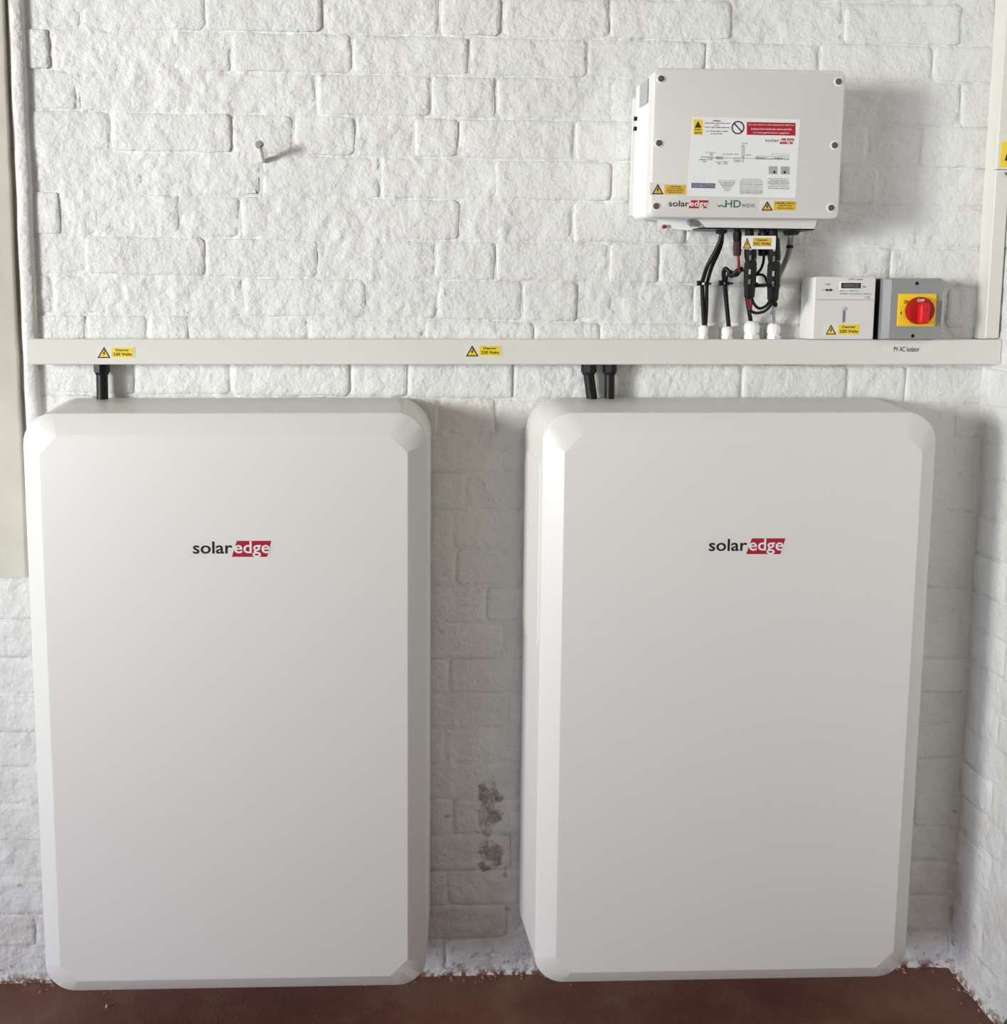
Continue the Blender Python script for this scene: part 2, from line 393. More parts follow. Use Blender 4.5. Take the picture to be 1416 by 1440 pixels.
# ------------------------------------------------------------------ logo and warning stickers
def shear_quad(pts, d, th, name, mat, parent):
    return MB().poly(pp(pts, d), -d, -d - th).build(name, mat, parent, smooth=0)
def logo(parent, u, v, k, d, small=False):
    """word mark; u, v = left edge and baseline of the first letter, k = scale (1 = the big units)"""
    q = lambda a, b: (u + (a - 271) * k, v + (b - 778.4) * k)
    st = shear_quad([q(258.5, 785), q(268, 756), q(386, 756), q(379, 785)], d, 0.0003, 'logo_sticker', 'case' if not small else 'lid', parent)
    shear_quad([q(326, 783), q(333, 760.5), q(381.5, 760.5), q(375.5, 783)], d + 0.0003, 0.0003, 'red_flag', 'logored', st)
    a, b = q(271, 761.5), q(327, 778.6)
    text_mb([T('solar', a[0], a[1], b[0], b[1], d + 0.0003)], -d - 0.0003, 0.014).build('black_lettering', 'ink', st, smooth=0)
    a, b = q(329, 761), q(379.5, 783.2)
    text_mb([T('edge', a[0], a[1], b[0], b[1], d + 0.0006)], -d - 0.0006, 0.012).build('white_lettering', 'sticker', st, smooth=0)
    return st
def warning(parent, tri, rect, lines, d, mat='yellow', back=None, name='warning_sticker', ink='ink', bold=0.02):
    """tri = (u_left, v_top, u_right, v_bottom) of the triangle, rect = the same of the yellow plate"""
    if back is None: back = (tri[0] - 2.5, min(tri[1], rect[1]) - 1.5, rect[2] + 2, max(tri[3], rect[3]) + 1.5)
    st = pbox(back[0], back[1], back[2], back[3], d, d + 0.0004).build(name, 'sticker' if name != 'warning_sticker' else 'clear', parent, smooth=0)
    D1 = d + 0.0004
    u0, v0, u1, v1 = tri; uc = (u0 + u1) / 2
    shear_quad([(u0, v1), (uc, v0), (u1, v1)], D1, 0.0003, 'black_triangle', 'ink', st)
    w_ = (u1 - u0)
    shear_quad([(u0 + w_ * .15, v1 - w_ * .09), (uc, v0 + w_ * .19), (u1 - w_ * .15, v1 - w_ * .09)], D1 + 0.0003, 0.0002, 'yellow_triangle', mat, st)
    h = v1 - v0
    bolt = [(uc + w_ * .04, v0 + h * .30), (uc - w_ * .12, v0 + h * .62), (uc - w_ * .01, v0 + h * .60), (uc - w_ * .06, v0 + h * .86), (uc + w_ * .12, v0 + h * .50), (uc + w_ * .01, v0 + h * .52), (uc + w_ * .10, v0 + h * .32)]
    shear_quad(bolt[::-1], D1 + 0.0005, 0.0002, 'lightning_bolt', 'ink', st)
    pbox(rect[0], rect[1], rect[2], rect[3], D1, D1 + 0.0003, r=0.0008).build('yellow_plate', mat, st, smooth=0)
    r = rect; H = r[3] - r[1]; W_ = r[2] - r[0]; n = len(lines); ls = []
    for i, (st_, a, b) in enumerate(lines):
        t0 = r[1] + H * (0.12 + 0.78 * i / n); t1 = t0 + H * 0.78 / n * 0.80
        ls.append(T(st_, r[0] + W_ * a, t0, r[0] + W_ * b, t1, D1 + 0.0003))
    text_mb(ls, -D1 - 0.0003, bold).build('lettering', ink, st, smooth=0)
    return st

# ------------------------------------------------------------------ the two wall batteries
BX0, BX1, BZ0, BZ1 = -0.6571, 0.0168, EYE - 1.3285, EYE - 0.2565     # flat front panel of the left unit
CH, RAD, DF, DS = 0.038, 0.058, 0.210, 0.186
def oct_ring(ins, y, seg):
    x0, x1, z0, z1 = BX0 + ins, BX1 - ins, BZ0 + ins, BZ1 - ins; c = 0.034 - ins * 0.4; out = []
    for (ax, az), (bx, bz) in (((x1 - c, z0), (x1, z0 + c)), ((x1, z1 - c), (x1 - c, z1)), ((x0 + c, z1), (x0, z1 - c)), ((x0, z0 + c), (x0 + c, z0))):
        for k in range(seg + 1):
            t = k / seg; out.append(Vector((ax + (bx - ax) * t, y, az + (bz - az) * t)))
    return out
def out_ring(e, y, seg): return rrect(BX0 - CH - e, BX1 + CH + e, BZ0 - CH - e, BZ1 + CH + e, y, RAD + e, seg)
SEG = 12
bat = empty('wall_battery', ((BX0 + BX1) / 2, 0, BZ0 - CH), 'large white wall battery on the left, one black cable entering its top', 'battery', 'white wall batteries under the trunking')
MB().loops([out_ring(0.004, -0.0135, SEG), out_ring(0.011, -0.016, SEG), out_ring(0.012, -0.024, SEG), out_ring(0.006, -0.10, SEG), out_ring(0.0, -0.176, SEG)]).build('casing', 'case', bat, 40)
MB().loops([out_ring(-0.001, -0.1763, SEG), out_ring(0.0004, -0.178, SEG), out_ring(0.0004, -DS + 0.004, SEG), out_ring(-0.0006, -DS + 0.001, SEG), out_ring(-0.003, -DS - 0.0012, SEG),
            oct_ring(-0.0004, -DF + 0.0002, SEG), oct_ring(0.0004, -DF, SEG)]).build('front_cover', 'case', bat, 18)
# service panel set in the left flank
sz1 = P(750, 640, 0.1).z; sz0 = P(750, 897, 0.1).z; xs_ = BX0 - CH
def flank(ins, th):
    pts = rrect(-0.168 + ins, -0.030 - ins, sz0 + ins, sz1 - ins, 0, 0.028 - ins, 8)   # (y, z) outline
    out = []
    for p in pts:
        y = p.x; e = 0.006 * (-0.176 - y) / (-0.076) if y < -0.10 else 0.006 + 0.006 * (y + 0.10) / 0.076
        out.append(Vector((xs_ - e - th, y, p.z)))
    return out
MB().loops([flank(0, -0.002), flank(0, 0.0012), flank(0.0015, 0.0022)]).build('side_panel', 'case', bat, 30)
MB().box(BX0 + 0.08, BX1 - 0.08, -0.0005, -0.0136, BZ1 - 0.26, BZ1 - 0.12).build('mounting_bracket', 'steel', bat)
logo(bat, 271, 778.4, 1.0, DF)
bat2 = copy_tree(bat); bat2.location.x += 0.9662
tag(bat2, 'large white wall battery on the right, nearest the corner, two black cables in its top')

# ------------------------------------------------------------------ trunking
a = P(38, 477, 0.05); c = P(1411, 512.7, 0.05)
tx0, tx1, tz0, tz1 = a.x, XR - 0.006, P(700, 512.7, 0.05).z, P(700, 477, 0.05).z
tr = empty('horizontal_trunking', ((tx0 + tx1) / 2, 0, tz0), 'long white plastic cable trunking running across the whole wall above both batteries', 'trunking')
MB().box(tx0, tx1, -0.006, -0.040, tz0 + 0.0012, tz1 - 0.0012).build('channel', 'pvc', tr)
cap = MB(); yb, yf = -0.036, -0.050
prof = [(yb, tz0), (yf + 0.0015, tz0), (yf, tz0 + 0.0015), (yf, tz1 - 0.0015), (yf + 0.0015, tz1), (yb, tz1)]
cap.loops([[Vector((x, y, z)) for y, z in prof] for x in (tx0 - 0.0005, tx1)]).build('lid', 'pvc', tr)
warning(tr, (137, 487.5, 155.5, 503.5), (156.5, 489, 188, 502.5), [('Danger', .2, .8), ('230 Volts', .08, .92)], 0.0501)
warning(tr, (655, 485.7, 673, 501.2), (674, 486.3, 704, 500.2), [('Danger', .2, .8), ('230 Volts', .08, .92)], 0.0501)
st = pbox(1240, 484, 1312, 497, 0.0501, 0.0504).build('name_sticker', 'clear', tr, 0)
text_mb([T('PV AC isolator', 1257, 487.5, 1293, 494.5, 0.0504)], -0.0504, 0.01).build('lettering', 'ink', st, 0)

vx0 = P(1386, 475, 0.046).x; vx1 = XR - 0.0105
vt = empty('vertical_trunking', ((vx0 + vx1) / 2, 0, tz1), 'upright white plastic trunking standing in the right corner on the horizontal run', 'trunking')
MB().box(vx0, vx1, -0.006, -0.036, tz1 + 0.0008, ZT - 0.02).build('channel', 'pvc', vt)
prof = [(vx0 - 0.001, -0.030), (vx0 - 0.001, -0.0445), (vx0 + 0.001, -0.046), (vx1 - 0.001, -0.046), (vx1 + 0.001, -0.0445), (vx1 + 0.001, -0.030)]
tj = P(1400, 238.5, 0.046).z
MB().loops([[Vector((x, y, z)) for x, y in prof] for z in (tz1 + 0.003, tj - 0.0008)]).build('lid', 'pvc', vt)
MB().loops([[Vector((x, y, z)) for x, y in prof] for z in (tj + 0.0008, ZT - 0.02)]).build('lid', 'pvc', vt)
st = pbox(1408.5, 199, 1427, 235, 0.0461, 0.0465).build('warning_sticker', 'yellow', vt, 0)
shear_quad([(1412.5, 226), (1419, 206), (1425.5, 226)], 0.0465, 0.0003, 'black_triangle', 'ink', st)
sc = P(1412.5, 243, 0.046); sd = P(1419, 250, 0.046)
MB().tube([(sc.x, -0.048, sc.z), ((sc.x + sd.x) / 2, -0.049, (sc.z + sd.z) / 2), (sd.x, -0.048, sd.z)], 0.0016).build('retaining_clip', 'steel', vt)

# ------------------------------------------------------------------ inverter
IY, IB = 0.150, 0.022
ic = P(1045, 205, IY)
inv = empty('inverter', (ic.x, 0, ic.z), 'pale grey inverter box with a white instruction sheet, mounted above the meter', 'inverter')
x0, x1, z0, z1 = P(917, 205, IY).x, P(1184.5, 205, IY).x, P(1045, 306.5, IY).z, P(1045, 97, IY).z
MB().loops([rrect(x0 - 0.003, x1 + 0.003, z0 + 0.004, z1 - 0.002, -IB, 0.012, 5), rrect(x0 + 0.001, x1 - 0.001, z0 + 0.001, z1 - 0.001, -IY + 0.034, 0.012, 5)]).build('body', 'white', inv, 35)
MB().loops([rrect(x0, x1, z0, z1, -IY + 0.033, 0.012, 6), rrect(x0, x1, z0, z1, -IY + 0.0028, 0.012, 6), rrect(x0 + 0.0008, x1 - 0.0008, z0 + 0.0008, z1 - 0.0008, -IY + 0.0008, 0.011, 6), rrect(x0 + 0.0028, x1 - 0.0028, z0 + 0.0028, z1 - 0.0028, -IY, 0.010, 6)]).build('lid', 'lid', inv, 50)
MB().box(x0 - 0.0075, x1 - 0.02, -0.0105, -IB - 0.001, z0 + 0.012, z1 - 0.03).build('wall_bracket', 'lid', inv)
for u, v in ((929, 111.5), (926.5, 202), (923, 290.5), (1178.5, 114), (1173.5, 203.5), (1169, 291.5)):
    p = P(u, v, IY)
    wr = MB().cyl((p.x, -IY, p.z), (p.x, -IY - 0.0012, p.z), 0.0086, 0.0078, 24).build('screw_collar', 'white', inv)
    MB().cyl((p.x, -IY - 0.0012, p.z), (p.x, -IY - 0.0026, p.z), 0.0060, 0.0054, 20, 0.0004).build('screw', 'steel', wr)
# rating plate and small knobs on the left flank
pz1, pz0 = P(905, 112, 0.1).z, P(905, 146, 0.1).z
MB().add([(x0 - 0.0022, -0.052, pz0), (x0 - 0.0008, -0.108, pz0), (x0 - 0.0008, -0.108, pz1), (x0 - 0.0022, -0.052, pz1),
          (x0 - 0.0034, -0.052, pz0), (x0 - 0.0020, -0.108, pz0), (x0 - 0.0020, -0.108, pz1), (x0 - 0.0034, -0.052, pz1)],
         [[3, 2, 1, 0], [4, 5, 6, 7], [0, 1, 5, 4], [1, 2, 6, 5], [2, 3, 7, 6], [3, 0, 4, 7]]).build('rating_plate', 'paleink', inv, 0)
for v in (168, 182):
    p = P(899, v, 0.03); MB().cyl((x0 - 0.001, -0.032, p.z), (x0 - 0.008, -0.032, p.z), 0.0042, n=14).build('vent_plug', 'black', inv)
# instruction sheet
D1 = IY
sheet_ = MB().poly(pp([(973.5, 165), (1125, 167.5), (1119, 278), (966, 276)], IY), -IY, -IY - 0.0004).build('instruction_sheet', 'sticker', inv, 0)
D2 = IY + 0.0004
def tilt(v, u): return v + (u - 1045) * 0.012
def sb(name, mat, u0, v0, u1, v1, parent=sheet_, lift=0.0):
    return MB().poly(pp([(u0, tilt(v0, u0)), (u1, tilt(v0, u1)), (u1, tilt(v1, u1)), (u0, tilt(v1, u0))], D2 + lift), -D2 - lift, -D2 - lift - 0.0002).build(name, mat, parent, 0)
sb('yellow_sign', 'yellow', 975, 169, 988, 191)
shear_quad([(976.5, 180), (981.4, 170.5), (986.3, 180)], D2 + 0.0002, 0.0002, 'sign_triangle', 'brownink', sheet_)
def tx(st, u0, v0, u1, v1, d=D2): return T(st, u0, tilt(v0, (u0 + u1) / 2), u1, tilt(v1, (u0 + u1) / 2), d)
text_mb([tx('DUAL', 977, 182, 986, 184.6, D2 + .0002), tx('SUPPLY', 976.4, 186.5, 987, 189.5, D2 + .0002)], -D2 - .0002, 0.02).build('sign_lettering', 'brownink', sheet_, 0)
text_mb([tx('WARNING', 1002, 169.5, 1013, 171.8), tx('Isolate mains supply before work', 990, 172.7, 1027, 175.2), tx('and', 1004.5, 176, 1010, 177.8), tx('Isolate solar supply separately', 991, 178.6, 1026, 181.2),
         tx('See circuit diagram below', 993, 184, 1024, 186.6), tx('for isolation points', 999, 187.6, 1016, 190)], -D2, 0.012).build('notice_lettering', 'ink', sheet_, 0)
# prohibition ring
pc = P(1037.5, 179.5, D2); ro, ri = 0.0122, 0.0096; n = 40
mb = MB(); v = []
for y in (-D2, -D2 - 0.0003):
    for r_ in (ro, ri): v += [(pc.x + r_ * math.cos(2 * math.pi * i / n), y, pc.z + r_ * math.sin(2 * math.pi * i / n)) for i in range(n)]
f_ = [[2 * n + i, 2 * n + (i + 1) % n, 3 * n + (i + 1) % n, 3 * n + i] for i in range(n)] + [[i, (i + 1) % n, 2 * n + (i + 1) % n, 2 * n + i] for i in range(n)]
mb.add(v, f_)
q7 = ro * 0.70; t7 = 0.0009
mb.add([(pc.x - q7 - t7, -D2 - .0003, pc.z + q7 - t7), (pc.x - q7 + t7, -D2 - .0003, pc.z + q7 + t7), (pc.x + q7 + t7, -D2 - .0003, pc.z - q7 + t7), (pc.x + q7 - t7, -D2 - .0003, pc.z - q7 - t7)], [[0, 1, 2, 3]])
mb.build('prohibition_ring', 'greyink', sheet_, 0).active_material = material('dark_maroon_ink', rgb(92, 62, 68), 0.5)
rb = sb('red_notice', 'signred', 1050, 171.5, 1118.5, 189.5)
text_mb([tx('Do not work on this equipment until it is', 1052.5, 173.6, 1116, 176.6, D2 + .0002), tx('isolated from both the mains and the', 1056, 179.3, 1113, 182.3, D2 + .0002), tx('on-site generation supplies', 1059, 184.8, 1110, 187.8, D2 + .0002)], -D2 - .0002, 0.01).build('red_notice_lettering', 'sticker', sheet_, 0)
text_mb([tx('solar', 1076, 194, 1096, 199)], -D2, 0.014).build('small_logo_lettering', 'greyink', sheet_, 0)
shear_quad([(1096, 202), (1099, 194.3), (1117, 194.5), (1114.5, 202.2)], D2, 0.0002, 'small_red_flag', 'logored', sheet_)
text_mb([tx('edge', 1098, 193.8, 1115.5, 200.8, D2 + .0002)], -D2 - .0002, 0.01).build('small_logo_lettering', 'sticker', sheet_, 0)
# wiring diagram: thin lines and captions
mb = MB()
def ln(u0, v0, u1, v1): mb.poly(pp([(u0, tilt(v0, u0)), (u1, tilt(v0, u1)), (u1, tilt(v1, u1)), (u0, tilt(v1, u0))], D2), -D2, -D2 - 0.0002)
def fr(u0, v0, u1, v1, t=0.5): ln(u0, v0, u1, v0 + t); ln(u0, v1 - t, u1, v1); ln(u0, v0, u0 + t, v1); ln(u1 - t, v0, u1, v1)
ln(986, 222.3, 1110, 222.9); fr(986, 221, 996, 226); fr(998, 217, 1002, 226); ln(999.8, 216, 1000.3, 226); fr(1032, 222, 1046, 228)
fr(1043, 204, 1047, 221); ln(1044.8, 204, 1045.3, 222); fr(1063, 219, 1077, 223.5); fr(1079, 219, 1087, 223.5); fr(1089, 219, 1101, 223.5); fr(1103, 219, 1109, 223.5); fr(1085, 215, 1110, 217.5, 0.3)
mb.build('wiring_diagram', 'greyink', sheet_, 0)
text_mb([tx('PV array', 993, 214.3, 1006, 216.3), tx('Inverter', 983, 224.6, 993, 226.4), tx('dc switch', 988, 227.2, 993, 229), tx('MCB RCD', 1007, 220.6, 1017, 224.6), tx('AC isolator', 1006, 227.6, 1015, 229.3), tx('kWh', 1009, 230.2, 1013, 232), tx('meter', 1017, 227, 1023, 228.8), tx('supply', 1016, 229.6, 1024, 231.6),
         tx('Consumer unit', 1016, 216, 1038, 218), tx('Load', 1043, 200.4, 1051, 202.4), tx('main', 1049, 216.8, 1056, 218.6), tx('240 V', 1034, 224.5, 1044, 227), tx('DNO meter', 1064, 220.3, 1075.5, 222.4), tx('isolator', 1090, 220.3, 1100, 222.4)], -D2, 0.02).build('diagram_captions', 'greyink', sheet_, 0)
# little dials, blue bar, blocks of fine print
for u in (1081, 1098): 
    sb('dial_panel', 'paleink', u, 233, u + 12.5, 244)
    q = P(u + 8 if u < 1090 else u + 5.5, 241.8, D2 + .0002); MB().cyl((q.x, -D2 - .0002, q.z), (q.x, -D2 - .0006, q.z), 0.0023, n=14).build('dial_mark', 'ink', sheet_)
sb('name_bar', 'blueink', 972.5, 258.5, 1006, 265.5)
text_mb([tx('GENERATION', 974, 259.7, 1004.5, 264.2, D2 + .0002)], -D2 - .0002, 0.01).build('name_bar_lettering', 'paleink', sheet_, 0)
fine = []
for (ua, ub, va, n_, nar) in ((1010, 1035.5, 253.6, 7, 1), (1040, 1073, 251, 10, 0), (1080, 1110, 249.5, 7, 2)):
    for i in range(n_):
        ins = (i * 1.4 if nar == 1 else (3.5 if (nar == 0 and i == 0) else (3 * (i % 3 == 1) if nar == 2 else random.uniform(0, 1))))
        fine.append(tx(random.Random(i * 7 + n_).choice(('Electrical installation certificate details', 'operating and shut down instructions here', 'settings for protection and emergency')), ua + ins, va + i * 2.25, ub - ins, va + i * 2.25 + 1.75))
text_mb(fine, -D2, 0.02).build('fine_print', 'greyink', sheet_, 0)
# stickers and word marks on the lid
warning(inv, (917, 259, 933.5, 274), (935, 260.3, 964.5, 274), [('CAUTION', .25, .75), ('Dual supply', .12, .88), ('isolate AC and DC', .10, .9), ('before work', .18, .82)], IY, mat='amber', ink='brownink', bold=0.012)
warning(inv, (1071, 282.5, 1087.5, 296), (1089, 282.3, 1120, 295.8), [('DANGER - LIVE DC', .06, .94), ('Isolate PV array', .2, .8), ('before opening', .15, .85)], IY, mat='amber', ink='brownink', bold=0.012)
logo(inv, 941, 291, 0.505, IY, True)
hd = text_mb([T('HD', 1020.5, 281.5, 1042, 292, IY)], -IY, 0.012).build('green_lettering', 'green', inv, 0)
text_mb([T('wave', 1043, 286.5, 1062, 291.8, IY)], -IY, 0.0).build('small_lettering', 'greyink', inv, 0)
pts = [P(u, v, IY) for u, v in ((1009.5, 288.5), (1012, 290.8), (1015, 288.6), (1017.5, 291), (1021, 289))]
MB().tube([(p.x, -IY - 0.0003, p.z) for p in pts], 0.0008, 6).build('wave_mark', 'green', inv)
# underside: connector tray and rear flange
MB().loops([[P(u, v, d) for (u, v) in ((978, 305), (1150, 305), (1146, 321), (992, 320))] for d in (0.05, 0.12)]).build('connector_tray', 'lid', inv)
zt = P(1060, 320.3, 0.12).z
MB().box(P(984, 320, 0.12).x, P(1146, 320, 0.12).x, -0.045, -0.119, zt - 0.0028, zt - 0.0004).build('gland_plate', 'black', inv)
MB().loops([[P(u, v, d) for (u, v) in ((924, 303), (992, 303), (988, 321), (975, 325), (926, 320))] for d in (0.03, 0.075)]).build('rear_flange', 'white', inv)
p = P(936, 319, 0.085); MB().cyl((p.x, -0.075, p.z), (p.x, -0.083, p.z), 0.0042, 0.0036, 16, 0.001).build('red_indicator', 'redwire', inv)
p = P(972, 315.5, 0.085); MB().cyl((p.x, -0.070, p.z + .005), (p.x, -0.09, p.z), 0.0062, 0.0055, 6).build('earth_bolt', 'silver', inv)
inv.rotation_euler = (0, 0.006, 0)

# ------------------------------------------------------------------ energy meter
met = empty('energy_meter', (P(1186, 476, .03).x, 0, tz1), 'small white electricity meter box with a grey display, left of the red switch', 'meter')
MY = 0.064
a, c = P(1146, 389, MY), P(1228, 475.4, MY); mx0, mx1, mz1 = a.x, c.x, a.z; mz0 = tz1 + 0.0008
MB().box(mx0 - 0.004, mx1, -0.009, -0.028, mz0, mz1).build('base', 'lid', met)
MB().loops([rrect(mx0 - 0.010, mx1 - 0.001, mz0, mz1 - 0.002, -0.028, 0.004, 4), rrect(mx0 - 0.0085, mx1 - 0.001, mz0, mz1 - 0.002, -0.046, 0.004, 4), rrect(mx0, mx1, mz0, mz1, -MY + 0.002, 0.003, 4), rrect(mx0 + 0.002, mx1 - 0.002, mz0 + 0.002, mz1 - 0.002, -MY, 0.003, 4)]).build('cover', 'lid', met, 25)
pbox(1148, 421.2, 1227, 421.9, MY, MY + 0.0004).build('cover_seam', 'greyink', met, 0)
fr1 = pbox(1181, 396, 1212.5, 407, MY, MY + 0.0010, 0.0003).build('display_bezel', 'white', met)
pbox(1183, 397.6, 1210.5, 405.6, MY + .0010, MY + 0.0014).build('display', 'lcd', fr1, 0)
text_mb([T('000413', 1187, 399.2, 1206, 404, MY + .0014)], -MY - .0014, 0.0).build('digits', 'greyink', fr1, 0)
text_mb(
        [T(*q, MY) for q in (('kWh meter', 1194, 391.2, 1214, 394), ('kWh', 1213.5, 402, 1217.5, 404.5), ('class 1  1000 imp', 1181, 407.8, 1207, 410.5), ('230V 5(100)A 50Hz', 1181, 412, 1225, 414.8), ('CE', 1216, 416.5, 1223, 419.5))], -MY, 0.01).build('printed_text', 'greyink', met, 0)
text_mb([T('Test', 1160, 398, 1168, 401, MY)], -MY, 0.01).build('printed_text', 'greyink', met, 0)
for u in (1162.5, 1167.5):
    q = P(u, 407.8, MY); MB().cyl((q.x, -MY, q.z), (q.x, -MY - .0015, q.z), 0.0024, n=12).build('indicator_light', 'ink', met)
pbox(1155, 407.4, 1173, 408, MY, MY + .0003).build('indicator_line', 'greyink', met, 0)
q0 = P(1186.5, 434, MY); q1 = P(1186.5, 454, MY)
MB().cyl((q0.x, -MY, q0.z), (q0.x, -MY - .003, q0.z), 0.0042, 0.0034, 16, .0006).build('cover_screw', 'ltgrey', met)
pbox(1185.6, 437, 1187.8, 453, MY, MY + .0012).build('seal_slot', 'greyink', met, 0)
warning(met, (1161, 456.3, 1176, 470.5), (1179, 456.2, 1208, 470.6), [('Danger', .18, .82), ('230 Volts', .06, .94)], MY + .0001)

# ------------------------------------------------------------------ isolator switch
IS = 0.078
a, c = P(1247, 391, IS), P(1324, 475.6, IS); sx0, sx1, sz1_ = a.x, c.x, a.z; sz0_ = tz1 + 0.0008
iso = empty('isolator_switch', ((sx0 + sx1) / 2, 0, tz1), 'grey isolator box with round red rotary knob on a yellow square, right of the meter', 'switch')
MB().box(sx0 + 0.001, sx1 - 0.001, -0.009, -0.052, sz0_, sz1_ - 0.001).build('base', 'black', iso)
MB().loops([rrect(sx0, sx1, sz0_, sz1_, -0.052, 0.003, 4), rrect(sx0, sx1, sz0_, sz1_, -0.0655, 0.003, 4), rrect(sx0 + 0.0105, sx1 - 0.003, sz0_ + .002, sz1_ - .002, -IS, 0.003, 4)]).build('cover', 'grey', iso, 25)
for u, v in ((1289.5, 398.5), (1283.5, 472.3)):
    q = P(u, v, IS); MB().cyl((q.x, -IS, q.z), (q.x, -IS - .0012, q.z), 0.0036, 0.003, 14).build('screw', 'black', iso)
yp = pbox(1264.5, 413, 1315, 459, IS, IS + 0.004, 0.001, 0.002).build('yellow_plate', 'plate', iso)
text_mb([T('ON', 1271, 422, 1277, 427, IS + .004), T('I', 1266.5, 438, 1267.8, 442, IS + .004)], -IS - .004, 0.02).build('plate_lettering', 'ink', yp, 0)
kc = P(1296.5, 437, IS + 0.018); 
kn = MB().lathe((kc.x, -IS - 0.004, kc.z), (kc.x, -IS - 0.020, kc.z), [(0, 0.0268), (0.25, 0.0272), (0.8, 0.0262), (0.95, 0.0250), (1.0, 0.0235)], 40).build('rotary_knob', 'red', iso, 35)
text_mb([T('OFF', 1290, 420.5, 1300, 424.5, IS + .020)], -IS - .020, 0.02).build('knob_lettering', 'sticker', kn, 0)
hx = 0.0088
MB().loops([rrect(kc.x - hx - .001, kc.x + hx + .001, kc.z - 0.0262, kc.z + 0.0165, -IS - 0.0195, 0.0065, 6), rrect(kc.x - hx, kc.x + hx, kc.z - 0.0255, kc.z + 0.0155, -IS - 0.030, 0.006, 6), rrect(kc.x - hx + .002, kc.x + hx - .002, kc.z - 0.0235, kc.z + 0.0135, -IS - 0.032, 0.005, 6)]).build('handle', 'redhandle', kn, 35)
MB().cyl((kc.x + 0.003, -IS - 0.0315, kc.z + 0.002), (kc.x + 0.003, -IS - 0.0326, kc.z + 0.002), 0.0018, n=12).build('padlock_hole', 'maroon', kn)

# ------------------------------------------------------------------ white glands on the trunking
def hexring(c, r, z, n=6, ph=0.3): return [Vector((c.x + r * math.cos(2 * math.pi * i / n + ph), c.y + r * math.sin(2 * math.pi * i / n + ph), z)) for i in range(n)]
GD = 0.026
def white_gland(u, vt, wpx, label):
    b = P(u, 476, GD); b.z = tz1; top = P(u, vt, GD).z; r = wpx / 690 / 2; h = top - tz1
    g = empty('cable_gland', b, label, 'gland', 'white cable glands on top of the trunking')
    m_ = MB().loops([hexring(b, r, tz1 + 0.0004), hexring(b, r, tz1 + h * 0.22)]); m_.build('lock_nut', 'white', g)
    MB().lathe((b.x, b.y, tz1 + h * .22), (b.x, b.y, tz1 + h * .36), [(0, r * .8), (1, r * .8)], 20).build('thread', 'white', g)
    MB().lathe((b.x, b.y, tz1 + h * .36), (b.x, b.y, top), [(0, r * .9), (0.1, r * .93), (0.6, r * .93), (0.85, r * .78), (1, r * .55)], 12).build('dome_nut', 'white', g, 20)
    return b, top
white_gland(989, 457.5, 14.5, 'small white cable gland on the trunking, farthest left of the four')
white_gland(1022, 459, 16.5, 'low white cable gland on the trunking, second from the left')
white_gland(1056.5, 451.5, 23, 'widest and tallest white cable gland, under the connector pair')
white_gland(1087.5, 454.5, 20, 'white cable gland holding the silver braided cable, farthest right of the four')

# ------------------------------------------------------------------ wiring below the inverter
def path(pts): return [P(u, v, d) for u, v, d in pts]
def cable(name, pts, r, mat, label, cat='cable', group=None):
    o = MB().tube(path(pts), r, 12).build(name, mat, None, 60); return tag(o, label, cat, group)
def black_gland(u, w_, v0, v1, label, d=0.08):
    b = P(u, v0, d); e = P(u, v1, d); r = w_ / 720 / 2
    g = empty('cable_gland', (b.x, b.y, e.z), label, 'gland', 'black cable glands under the inverter')
    MB().lathe(b, e, [(0, r), (0.35, r), (0.42, r * .82), (0.8, r * .8), (1, r * .6)], 8).build('dome_nut', 'black', g, 20)
    MB().lathe((b.x, b.y, b.z + 0.001), (b.x, b.y, b.z - 0.003), [(0, r * 1.08), (1, r * 1.08)], 6).build('lock_nut', 'black', g, 20)
black_gland(1014.5, 20, 320.5, 329, 'round black cable gland at the left end of the inverter tray')
black_gland(1112.5, 28, 320.5, 331, 'wide black cable gland at the right end of the inverter tray')
# first double lead
b_ = P(990.5, 460, .026)
dl = empty('double_lead', b_, 'pair of black leads bending from the left tray gland down to the leftmost white gland', 'cable')
MB().tube(path([(1015, 327, .08), (1012, 340, .078), (1004.5, 356, .07), (995, 374, .06), (989.5, 390, .045), (987.5, 402, .036), (988.5, 430, .030), (990, 460, .026)]), 0.0042, 12).build('lead', 'rubber', dl, 60)
MB().tube(path([(1016, 327, .076), (1014.5, 342, .072), (1009, 358, .065), (1001.5, 374, .056), (996.5, 390, .043), (994, 402, .034), (993.5, 430, .028), (992, 460, .026)]), 0.0036, 12).build('lead', 'rubber', dl, 60)
cable('black_cable', [(1044, 378, .07), (1038, 380, .07), (1032, 385, .065), (1028, 388, .06), (1025, 382, .055), (1020, 378, .05), (1017.5, 384, .045), (1019, 398, .038), (1021, 420, .033), (1025, 462, .026)], 0.0044, 'rubber', 'curled black cable dropping into the second white gland')
cable('black_wire', [(1047, 381, .06), (1042, 381, .055), (1038, 386, .055), (1034, 388, .055), (1030, 383, .05), (1026, 381, .045), (1023, 388, .042), (1021.5, 400, .038), (1023, 425, .034)], 0.0022, 'rubber', 'thin black wire looped beside the curled black cable')
